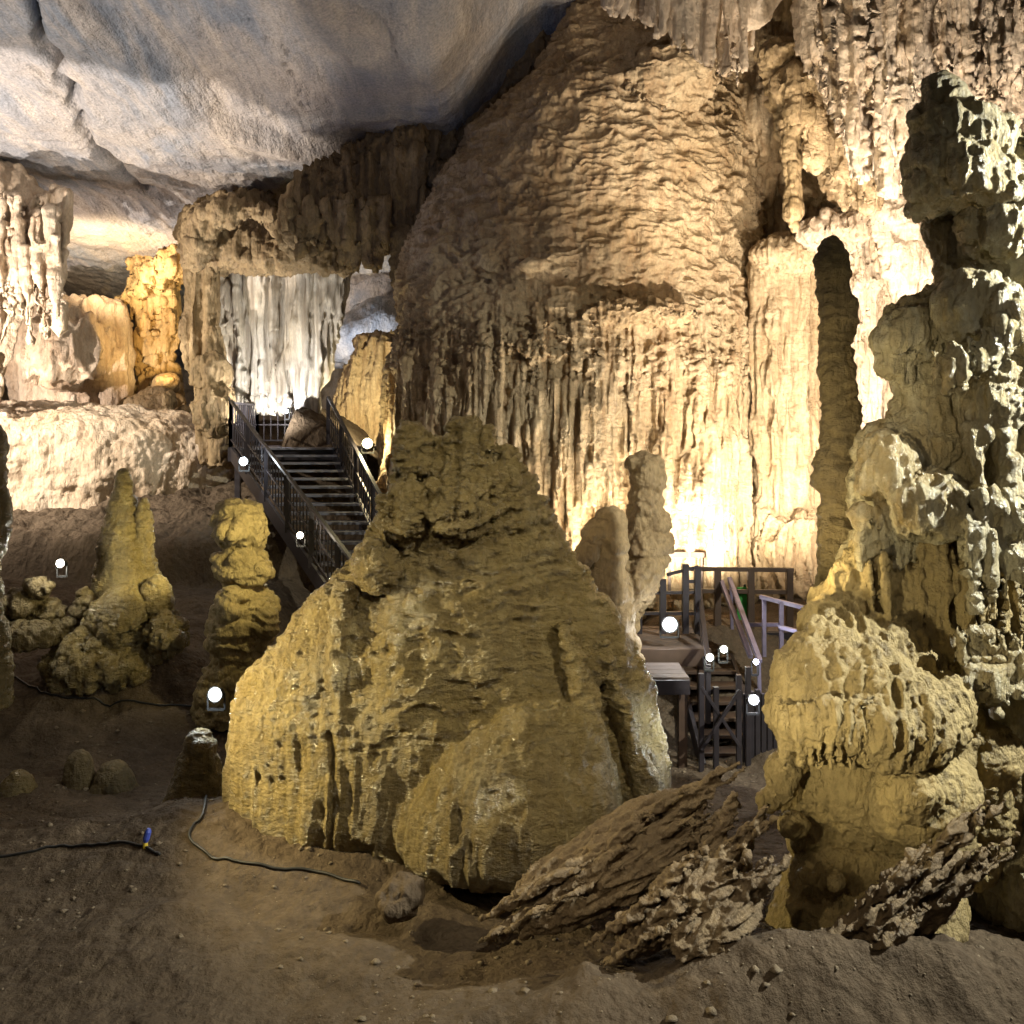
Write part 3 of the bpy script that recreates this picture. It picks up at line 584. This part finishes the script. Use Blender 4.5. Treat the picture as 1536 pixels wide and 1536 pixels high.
# ------------------------------------------------------------------ right foreground
rock('totem_stalagmite', 'towering dark green and grey knobbly stalagmite with humped top at the right edge', 'stalagmite',
 [('L', 8.0, .9, [(112, 1403, 1418), (122, 1394, 1430), (145, 1388, 1442), (165, 1380, 1452), (185, 1366, 1470), (230, 1364, 1500), (270, 1366, 1530), (310, 1372, 1540)]),
  ('B', 1484, 228, 32, 38, 8.0), ('B', 1530, 245, 40, 40, 8.2),
  ('L', 8.5, .5, [(250, 1362, 1500), (300, 1370, 1520), (400, 1404, 1540), (440, 1394, 1540), (462, 1340, 1500), (500, 1312, 1500), (530, 1314, 1500), (560, 1336, 1500), (600, 1343, 1500), (635, 1328, 1500), (655, 1294, 1500), (700, 1284, 1500), (780, 1284, 1500), (850, 1262, 1500), (920, 1250, 1500)]),
  ('L', 8.3, .8, [(240, 1450, 1600), (300, 1440, 1660), (400, 1440, 1700), (560, 1430, 1720), (700, 1430, 1730), (900, 1430, 1740), (1100, 1430, 1740), (1300, 1430, 1740), (1400, 1430, 1740)]),
  ('B', 1362, 500, 40, 30, 8.25, .8, .5), ('B', 1350, 545, 26, 34, 8.3, .8, -.2), ('B', 1490, 600, 46, 48, 7.8), ('B', 1470, 470, 60, 60, 7.9), ('B', 1500, 340, 55, 70, 8), ('B', 1330, 700, 42, 50, 7.9), ('B', 1390, 760, 60, 50, 7.8),
  ('T', [(1468, 640, 7.7, 12), (1466, 700, 7.6, 8), (1470, 760, 7.6, 12), (1480, 860, 7.6, 16)]), ('T', [(1500, 650, 7.7, 12), (1512, 720, 7.6, 10), (1508, 800, 7.6, 16)]),
  ('H', [(1400 + i * 6, 545 - i * 3 + (i % 4) * 8, 7.55) for i in range(22)], 34, 5), ('H', [(1440 + i * 5, 780 + (i % 5) * 14, 7.5) for i in range(20)], 70, 5), ('H', [(1295 + i * 7, 800 + (i % 3) * 12, 7.85) for i in range(18)], 50, 5), ('H', [(1440 + i * 5, 980 + (i % 4) * 12, 7.45) for i in range(20)], 60, 5)], .016,
 [('lump', .10, 1.4, 171), ('pop', .11, 2.0, 172), ('flute', .025, 7, 173), ('flute', .018, 15, 176), ('ripple', .012, 11, 174)], M['totem'], sm=2)
rock('slender_stalagmite', 'slender dark ringed stalagmite column standing left of the totem', 'stalagmite',
 [('L', 8.8, .9, [(356, 1243, 1250), (364, 1234, 1258), (380, 1229, 1268), (400, 1227, 1276), (430, 1232, 1274), (465, 1226, 1284), (500, 1230, 1280), (560, 1232, 1282), (620, 1232, 1284), (660, 1232, 1288), (700, 1222, 1290), (725, 1218, 1292), (745, 1232, 1292), (800, 1230, 1296), (860, 1228, 1306), (920, 1222, 1320), (1000, 1222, 1320)])], .014,
 [('lump', .07, 2, 181), ('plate', .011, 5.5, 182), ('lump', .035, 4, 187), ('pop', .035, 6, 183), ('ripple', .018, 12, 184)], M['dark'], sm=2)
def skirt(mb, R):
    for i in range(64):
        px = R.uniform(1305, 1530); top = np.interp(px, [1290, 1380, 1440, 1530], [860, 800, 800, 780]); lim = np.interp(px, [1290, 1340, 1450, 1530], [930, 1000, 1010, 1000]) * R.uniform(.96, 1.01)
        Y = 7.75 + R.uniform(-.12, .2); r = R.uniform(3, 8); k = R.uniform(4, 12)
        piece_tube(mb, [(px - k * 1.5, top, Y + .1, r * .8), (px - k * .5, (top + lim) / 2, Y, r), (px, lim - 20, Y, r * .8), (px + 2, lim, Y, 1)])
def fringe(mb, R):
    for i in range(44):
        px = R.uniform(1172, 1390); Y = 7.5 - .60 * math.sqrt(max(0, 1 - ((px - 1295) / 140) ** 2)) + .02; l = R.uniform(20, 60); r = R.uniform(3, 6.5)
        piece_tube(mb, [(px - 8, 1050, Y + .05, r), (px - 3, 1085, Y, r), (px, 1100 + l * .5, Y + .03, r * .6), (px + 1, 1100 + l, Y + .08, 1)])
rock('domed_flowstone', 'yellow domed flowstone with dripping fringe and bulging foot, below the totem', 'flowstone',
 [('L', 8.1, .6, [(800, 1300, 1400), (850, 1255, 1430), (900, 1222, 1450), (950, 1240, 1460), (1000, 1300, 1460)]), ('F', skirt),
  ('L', 7.9, .8, [(895, 1235, 1290), (915, 1212, 1340), (950, 1200, 1385), (990, 1210, 1410), (1040, 1240, 1420)]),
  ('L', 7.5, .75, [(935, 1225, 1265), (955, 1198, 1310), (990, 1172, 1370), (1030, 1157, 1420), (1070, 1156, 1440), (1100, 1172, 1440), (1125, 1200, 1430)]), ('F', fringe),
  ('L', 8.1, .5, [(1090, 1200, 1500), (1140, 1176, 1500), (1180, 1166, 1500), (1230, 1180, 1500), (1275, 1190, 1500), (1300, 1220, 1480)]),
  ('B', 1390, 1200, 82, 78, 7.5, .8), ('B', 1410, 1060, 50, 46, 7.5), ('B', 1174, 1170, 22, 34, 7.7), ('B', 1152, 1200, 18, 18, 7.7), ('B', 1190, 1240, 22, 20, 7.6), ('B', 1375, 1195, 40, 44, 7.15, .6),
  ('L', 7.9, .7, [(1260, 1230, 1420), (1300, 1190, 1430), (1340, 1160, 1440), (1380, 1140, 1440), (1420, 1130, 1440)]),
  ('B', 1210, 1315, 14, 10, 7.35), ('B', 1250, 1320, 15, 10, 7.35), ('B', 1480, 1180, 60, 110, 7.9, .8)], .014,
 [('lump', .10, 1.6, 191), ('lump', .04, 4, 192), ('flute', .05, 9, 193, 1.6, 2.1), ('pop', .03, 7, 194), ('pop', .012, 18, 195), ('lump', .008, 30, 196)], M['dome'], sm=2)

# ------------------------------------------------------------------ broken striated slabs
ax1 = W(1045, 1185, 7.9) - W(775, 1350, 7.0)
def spl(n, L, r, A, B, d, Yr):
    """n splinters with centres scattered in the quad A->B (left edge, right edge), running along direction d"""
    def f(mb, R):
        dd = np.array(d, float); dd /= np.hypot(*dd)
        for i in range(n):
            u, v = R.random(), R.random()
            c = (np.array(A[0]) * (1 - v) + np.array(A[1]) * v) * (1 - u) + (np.array(B[0]) * (1 - v) + np.array(B[1]) * v) * u
            Y = Yr[0] * (1 - u) + Yr[1] * u - .22 * v + R.uniform(-.06, .06); e = dd + np.array([0, R.uniform(-.14, .14)])
            l = L * R.uniform(.35, 1.1); rr = r * R.uniform(.5, 1.3); k = R.uniform(-3, 3)
            piece_tube(mb, [(*(c - e * l / 2), Y + .03, 1), (*(c - e * l * .2 + [0, k]), Y, rr), (*(c + e * l * .25), Y - .02, rr * .8), (*(c + e * l / 2 - [0, k]), Y, .8)])
    return f
rock('striated_rock_slab', 'long striated brown broken slab leaning up to the right below the olive cone', 'rock slab',
 [('T', [(768, 1356, 7.45, 8), (800, 1334, 7.45, 24), (880, 1290, 7.6, 34), (960, 1246, 7.8, 38), (1030, 1208, 8.0, 26), (1046, 1190, 8.0, 8)]),
  ('T', [(775, 1390, 7.25, 18), (860, 1350, 7.3, 34), (950, 1300, 7.45, 44), (1020, 1250, 7.65, 36), (1050, 1225, 7.8, 14)]),
  ('F', spl(46, 240, 8, [(800, 1325), (800, 1390)], [(1015, 1188), (1035, 1270)], (260, -160), (7.25, 7.75)))], .012,
 [('lump', .05, 1.6, 201), ('stria', .028, 12, 202, None, None, ax1), ('stria', .018, 28, 203, None, None, ax1)], M['log'], sm=4)
ax2 = W(1140, 1270, 7.6) - W(950, 1420, 6.6)
rock('splintered_rock_slab', 'splintered brown slab with jagged spikes on its upper end, right of the striated slab', 'rock slab',
 [('T', [(930, 1420, 6.9, 20), (1000, 1375, 6.95, 34), (1070, 1320, 7.05, 40), (1105, 1290, 7.3, 22)]), ('T', [(1010, 1430, 6.7, 20), (1080, 1395, 6.8, 30), (1120, 1350, 7.0, 24), (1145, 1320, 7.1, 8)]),
  ('T', [(1060, 1290, 7.3, 20), (1080, 1240, 7.4, 13), (1096, 1205, 7.45, 6), (1102, 1192, 7.45, 2)]), ('T', [(1085, 1300, 7.2, 16), (1100, 1272, 7.2, 12), (1128, 1240, 7.2, 5), (1132, 1228, 7.2, 2)]), ('T', [(1040, 1270, 7.5, 20), (1050, 1220, 7.6, 12), (1064, 1180, 7.6, 3)]),
  ('T', [(1110, 1340, 7, 14), (1135, 1320, 7, 9), (1152, 1300, 7, 3)]), ('T', [(1090, 1270, 7.25, 10), (1118, 1268, 7.2, 8), (1130, 1262, 7.2, 2)]),
  ('F', spl(40, 170, 7, [(930, 1370), (960, 1440)], [(1090, 1240), (1140, 1340)], (190, -150), (6.85, 7.15)))], .012,
 [('lump', .05, 1.6, 205), ('stria', .03, 12, 206, None, None, ax2), ('stria', .018, 28, 207, None, None, ax2)], M['log'], sm=4)
ax3 = W(1440, 1270, 7.0) - W(1250, 1440, 6.4)
rock('ribbed_rock_slab', 'ribbed brown slab fanning down from the right formation to the floor', 'rock slab',
 [('T', [(1250, 1435, 6.9, 12), (1320, 1395, 6.95, 30), (1390, 1345, 7.0, 40), (1430, 1305, 7.2, 24), (1445, 1285, 7.3, 10)]),
  ('F', spl(44, 240, 8, [(1240, 1400), (1300, 1460)], [(1400, 1250), (1450, 1330)], (190, -150), (6.8, 7.05)))], .012,
 [('lump', .05, 1.6, 209), ('stria', .035, 12, 210, None, None, ax3), ('stria', .018, 28, 211, None, None, ax3)], M['log'], sm=4)
rock('fallen_rock', 'low dark angular rock at the foot of the olive cone, left of the striated slab', 'rock',
 [('B', 600, 1345, 40, 26, 8.0, .8, .4)], .015, [('lump', .14, 2.4, 213), ('pop', .04, 6, 214)], M['ground'], sm=1)

# ------------------------------------------------------------------ left stairs and railings
def fence(name, label, pts, h=1.0, gap=.16, mid=(.12, .55), root=None, mat='steel', post=1.3, bw=.025):
    o0 = np.array(pts[0]); t = thing(name, label, 'railing', o0)
    hr = MB(); bl = []; 
    for a, b in zip(pts[:-1], pts[1:]):
        a = np.array(a, float); b = np.array(b, float); up = np.array([0, 0, h])
        hr.bar(a + up, b + up, .07, .05)
        mr = MB()
        for q in mid: mr.bar(a + [0, 0, q], b + [0, 0, q], .035, .035)
        if mid: mr.build('lower_rail', M[mat], t, o0)
        L = np.linalg.norm((b - a)[:2]); n = max(1, int(round(L / post)))
        for i in range(n + 1):
            p = a + (b - a) * i / n; m = MB(); m.bar(p + [0, 0, -.12], p + [0, 0, h], .08); m.build('post', M[mat], t, o0)
        k = int(L / gap)
        for i in range(1, k):
            p = a + (b - a) * i / k; m = MB(); m.bar(p + [0, 0, mid[0] if mid else 0], p + [0, 0, h], bw); bl.append(m)
    hr.build('handrail', M[mat], t, o0)
    if len(bl) <= 100:
        for m in bl: m.build('baluster', M[mat], t, o0)
    return t
def lx(Y): return -2.49 + (Y - 14.5) / 6 * -4.01
def rx(Y): return -1.75 + (Y - 15.0) / 6 * -2.6
st = thing('staircase', 'dark staircase with grey treads climbing away left behind the olive cone', 'staircase', (-2.2, 13.5, .6))
o0 = np.array([-2.2, 13.5, .6]); n = 22
strL = MB(); strR = MB()
for i in range(n):
    Y0 = 13.6 + i * 6.9 / n; z = .62 + (i + 1) * 3.4 / n; m = MB()
    m.box(((lx(Y0) + rx(Y0)) / 2, Y0 + .17, z - .025), ((rx(Y0) - lx(Y0)) / 2 - .05, .17, .025)); m.build('tread', M['tread'], st, o0, bevel=.006)
strL.bar((lx(13.5), 13.5, .5), (lx(20.5), 20.5, 3.9), .06, .3); strR.bar((rx(13.5), 13.5, .5), (rx(20.5), 20.5, 3.9), .06, .3)
strL.build('stringer', M['steel'], st, o0); strR.build('stringer', M['steel'], st, o0)
m = MB(); m.box((-4.95, 21.6, 3.97), (1.6, 1.1, .05)); m.build('landing', M['deck'], st, o0)
m = MB(); m.box((-4.95, 20.46, 3.86), (1.6, .03, .16)); m.build('fascia', M['steel'], st, o0)
for x in (-6.4, -3.5):
    m = MB(); m.bar((x, 20.7, 1.0), (x, 20.7, 3.9), .12); m.build('support_post', M['steel'], st, o0)
fence('stair_railing', 'dark railing with balusters sloping down the near left side of the staircase', [(lx(14.2), 14.2, 1.0), (lx(20.5), 20.5, 4.1)], gap=.17)
fence('stair_railing', 'dark railing on the far right side of the staircase beside the giant pillar', [(rx(14.6), 14.6, 1.25), (rx(21), 21, 4.2)], gap=.2)
fence('landing_railing', 'dark barred railing along the landing in front of the white curtain', [(-6.5, 20.5, 4.05), (-6.5, 22.6, 4.05), (-4.9, 22.6, 4.05)], gap=.16, mid=(.1, .5))

# ------------------------------------------------------------------ right boardwalk
bw = thing('boardwalk_platform', 'timber boardwalk platform on posts between the olive cone and the right dome', 'boardwalk', W(1100, 1040, 15)); o0 = np.array(bw.location)
def part(nm, mat, pts=None, boxes=None, wd=.06, wz=None, root=bw, org=None):
    m = MB()
    if pts:
        for a, b in pts: m.bar(a, b, wd, wz)
    if boxes:
        for c, h in boxes: m.box(c, h)
    return m.build(nm, M[mat], root, np.array(root.location), bevel=.004)
# rear deck z=1.0, side deck z=1.25
for i in range(8):
    Y = 15.15 + i * .25; part('deck_board', 'deck', boxes=[((3.85, Y, 1.0), (1.25, .118, .03))])
for i in range(7):
    Y = 13.5 + i * .22; part('deck_board', 'deck', boxes=[((2.45, Y, 1.12), (.55, .104, .03))])
part('fascia', 'wood', boxes=[((2.45, 13.37, 1.02), (.55, .03, .13))]); part('fascia', 'steel', boxes=[((3.85, 15.0, .88), (1.25, .03, .14))])
for x, y, zt in ((2.0, 13.5, 1.05), (2.9, 13.5, 1.05), (2.75, 15.1, .95), (3.6, 15.1, .95), (4.9, 15.1, .95)):
    part('support_post', 'wood', pts=[((x, y, -.5), (x, y, zt))], wd=.14)
lb = thing('boardwalk_platform', 'lower pinkish boardwalk landing tucked beside the right flank of the olive cone', 'boardwalk', W(980, 1000, 12.8))
for i in range(4): part('deck_board', 'deck', boxes=[((2.05, 12.45 + i * .2, .98), (.42, .094, .025))], root=lb)
part('fascia', 'steel', boxes=[((2.05, 12.32, .88), (.42, .025, .10))], root=lb)
part('support_post', 'wood', pts=[((2.4, 12.5, -.4), (2.4, 12.5, .95))], wd=.12, root=lb)
part('support_post', 'wood', pts=[((1.75, 12.5, -.4), (1.75, 12.5, .95))], wd=.12, root=lb)
# stairs down toward the viewer
s2 = thing('staircase', 'short steep dark staircase descending from the boardwalk between the two lamps', 'staircase', W(1090, 1080, 13)); 
for i in range(8):
    Y = 14.85 - i * .3; z = .88 - i * .15; part('tread', 'wood', boxes=[((3.15, Y, z), (.42, .14, .025))], root=s2)
part('stringer', 'steel', pts=[((2.7, 15, .85), (2.7, 12.5, -.35))], wd=.06, wz=.25, root=s2); part('stringer', 'steel', pts=[((3.6, 15, .85), (3.6, 12.5, -.35))], wd=.06, wz=.25, root=s2)
for px, pt in ((1052, 1010), (1074, 1030), (1108, 1012), (1122, 1000)): part('support_post', 'steel', pts=[(W(px, 1165, 12.3), W(px, pt, 12.3))], wd=.07, root=s2)
part('cross_brace', 'steel', pts=[(W(1052, 1030, 12.28), W(1110, 1120, 12.28))], wd=.045, root=s2)
part('cross_brace', 'steel', pts=[(W(1110, 1035, 12.2), W(1052, 1125, 12.2))], wd=.045, root=s2)
def rails(name, label, posts, bars, mat='wood', pw=.09, rw=.06):
    t = thing(name, label, 'railing', posts[0][0]); 
    for a, b in posts: part('post', mat, pts=[(a, b)], wd=pw, root=t)
    for k, (a, b) in enumerate(bars): part('handrail' if k == 0 else 'lower_rail', mat, pts=[(a, b)], wd=rw, root=t)
    return t
q = lambda px, py, Y: W(px, py, Y)
rails('boardwalk_railing', 'brown timber railing along the rear of the boardwalk before the pillar foot', [(q(x, 945, 15.1), q(x, 852, 15.1)) for x in (1028, 1076, 1126, 1184)], [(q(1022, 853, 15.1), q(1190, 855, 15.1)), (q(1024, 886, 15.1), q(1188, 888, 15.1))], 'wood', .11, .07)
rails('boardwalk_railing', 'dark open railing with several bars at the left end of the boardwalk', [(q(x, 950, 14.2), q(x, t_, 14.2)) for x, t_ in ((958, 885), (994, 868), (1028, 846), (1046, 850))], [(q(1000, 862, 14.2), q(1048, 850, 14.2)), (q(955, 890, 14.2), q(1046, 888, 14.2)), (q(955, 920, 14.2), q(1046, 920, 14.2)), (q(1026, 872, 14.2), q(1046, 872, 14.2))], 'steel', .10, .05)
rails('boardwalk_railing', 'short brown rail high behind the left end of the boardwalk', [(q(1052, 945, 16.4), q(1052, 828, 16.4)), (q(1004, 945, 16.4), q(1004, 828, 16.4))], [(q(1002, 831, 16.4), q(1057, 832, 16.4))], 'wood', .05, .10)
rails('stair_handrail', 'shiny lavender handrail slanting down the right side of the short staircase', [(q(1140, 1080, 12.8), q(1138, 988, 12.8)), (q(1098, 945, 15), q(1096, 870, 15))], [(q(1094, 868, 15), q(1140, 992, 12.8)), (q(1082, 872, 15.1), q(1126, 985, 13.2))], 'rail', .05, .07)
rails('stair_handrail', 'dark slanting handrail down the left side of the short staircase', [(q(1062, 1085, 12.7), q(1062, 1000, 12.7)), (q(1046, 945, 14.9), q(1046, 862, 14.9))], [(q(1046, 862, 14.9), q(1063, 1000, 12.7)), (q(1046, 890, 14.9), q(1063, 1035, 12.7))], 'steel', .07, .07)
rails('boardwalk_railing', 'pale lavender railing turning right behind the yellow dome', [(q(1146, 985, 13.6), q(1146, 895, 13.6)), (q(1172, 990, 13.4), q(1172, 903, 13.4)), (q(1204, 995, 13.2), q(1204, 912, 13.2))], [(q(1140, 895, 13.6), q(1212, 913, 13.2)), (q(1118, 937, 14), q(1168, 937, 13.4)), (q(1168, 940, 13.4), q(1208, 950, 13.2))], 'rail', .06, .06)
gsn = thing('notice_board', 'small green board fixed behind the slanting lavender handrail', 'board', q(1118, 945, 15.2))
part('panel', 'green', boxes=[(q(1117, 905, 15.2), (.13, .015, .28))], root=gsn); part('frame', 'steel', pts=[(q(1117, 945, 15.24), q(1117, 876, 15.24))], wd=.04, root=gsn)
rt = thing('retaining_wall', 'dark walkway screen of upright boards below the boardwalk stairs', 'wall', q(1150, 1150, 12.6))
for i in range(9): part('board', 'steel', pts=[(q(1118 + i * 9, 1170, 12.4), q(1118 + i * 9, 1040 - (i % 3) * 3, 12.4))], wd=.07, root=rt)

# ------------------------------------------------------------------ lamps in view
def lamp(px, py, Y, label, color, power, size=.11, aim=(0, -1, .1), es=60, parts=True):
    power *= .6; size *= .66
    p = W(px, py, Y); t = thing('floodlight', label, 'lamp', p - [0, 0, .22], 'lit lamps along the walkways')
    a = np.array(aim, float); a /= np.linalg.norm(a); o_ = np.array(t.location)
    m = MB(); m.tube([p - a * .16, p - a * .13, p - a * .03, p], [size * .55, size * .75, size * 1.0, size * 1.12], 20); m.build('housing', M['black'], t, o_, smooth=False)
    m = MB(); m.tube([p - a * .005, p + a * .012, p + a * .02], [size * .95, size * .8, size * .45], 20)
    m.build('lens', plain('lamp_lens', (.9, .9, .9), .3, 0, color, es), t, o_)
    m = MB(); m.bar(p + [-size * 1.2, .06, -.2], p + [-size * 1.2, .06, 0], .02); m.bar(p + [size * 1.2, .06, -.2], p + [size * 1.2, .06, 0], .02); m.bar(p + [-size * 1.2, .06, -.2], p + [size * 1.2, .06, -.2], .03)
    m.build('bracket', M['black'], t, o_)
    b = bulb(np.array([0, 0, .22]) + a * .1, power, color, size * .6); b.parent = t; b.name = 'lamp_light'
    return t
lamp(365, 692, 18.3, 'cold white lamp beside the upper left railing of the stairs', (.82,.93,1), 60, .13)
lamp(551, 665, 18.6, 'golden lamp on the right railing of the staircase, brightest by the stairs', (1,.84,.45), 160, .16)
lamp(450, 803, 15.6, 'small warm lamp low behind the stair railing, below the golden one', (1,.88,.66), 30, .09)
lamp(430, 617, 22.2, 'tiny bluish lamp on the landing below the white curtain', (.7,.78,1), 20, .07)
lamp(90, 845, 13.0, 'warm white lamp in the rubble left of the pointed stalagmite', (1,.95,.8), 45, .09)
lamp(322, 1042, 10.9, 'bright cold lamp on the floor left of the olive cone', (.85,.95,1), 34, .13, aim=(-.2, -1, .15))
lamp(1005, 937, 13.3, 'brightest white lamp at the left end of the boardwalk', (.9,.96,1), 26, .17)
lamp(1065, 986, 12.6, 'left one of the two greenish white lamps close together by the short stairs', (.93,1,.85), 14, .08)
lamp(1086, 974, 12.7, 'right one of the two greenish white lamps close together by the short stairs', (.93,1,.85), 14, .08)
lamp(1134, 993, 12.5, 'small bluish lamp at the lower end of the lavender handrail', (.78,.8,1), 12, .06)
lamp(1131, 1050, 11.6, 'bluish white lamp low beside the left flank of the yellow dome', (.85,.88,1), 22, .10)

# ------------------------------------------------------------------ cables and small things
def cable(label, pix, r=.014):
    P = [gp(a, b, r * 1.2) for a, b in pix]; Q = cr(np.array(P), len(P) * 8)
    Q[:, 2] = gz(Q[:, 0], Q[:, 1]) + r * 1.3
    m = MB(); m.tube(list(Q), r, 6); m.build('cable', M['black'], None, Q[0], smooth=True, loc=Q[0], label=label, category='cable')
cable('black cable looping down from the knob stalagmite and running right along the floor', [(311, 1190), (306, 1215), (290, 1240), (284, 1258), (300, 1275), (340, 1290), (400, 1302), (470, 1310), (540, 1330)])
cable('black cable lying across the left foreground floor from the left edge', [(-20, 1290), (40, 1282), (90, 1272), (150, 1270), (205, 1272), (240, 1285)])
cable('black cable trailing across the dark slope at the left edge', [(-20, 1010), (40, 1030), (80, 1045), (150, 1055), (230, 1058), (290, 1062)])
c0 = gp(218, 1272); cn = thing('cable_connector', 'small blue cable connector standing on the left floor beside the cable', 'connector', c0)
m = MB(); m.tube([c0 + [0, 0, .0], c0 + [.0, 0, .06]], .025, 10); m.build('collar', M['yellow'], cn, c0)
m = MB(); m.tube([c0 + [0, 0, .055], c0 + [.01, 0, .10], c0 + [.03, 0, .17], c0 + [.035, 0, .20]], [.022, .035, .032, .016], 10); m.build('plug', M['blue'], cn, c0)
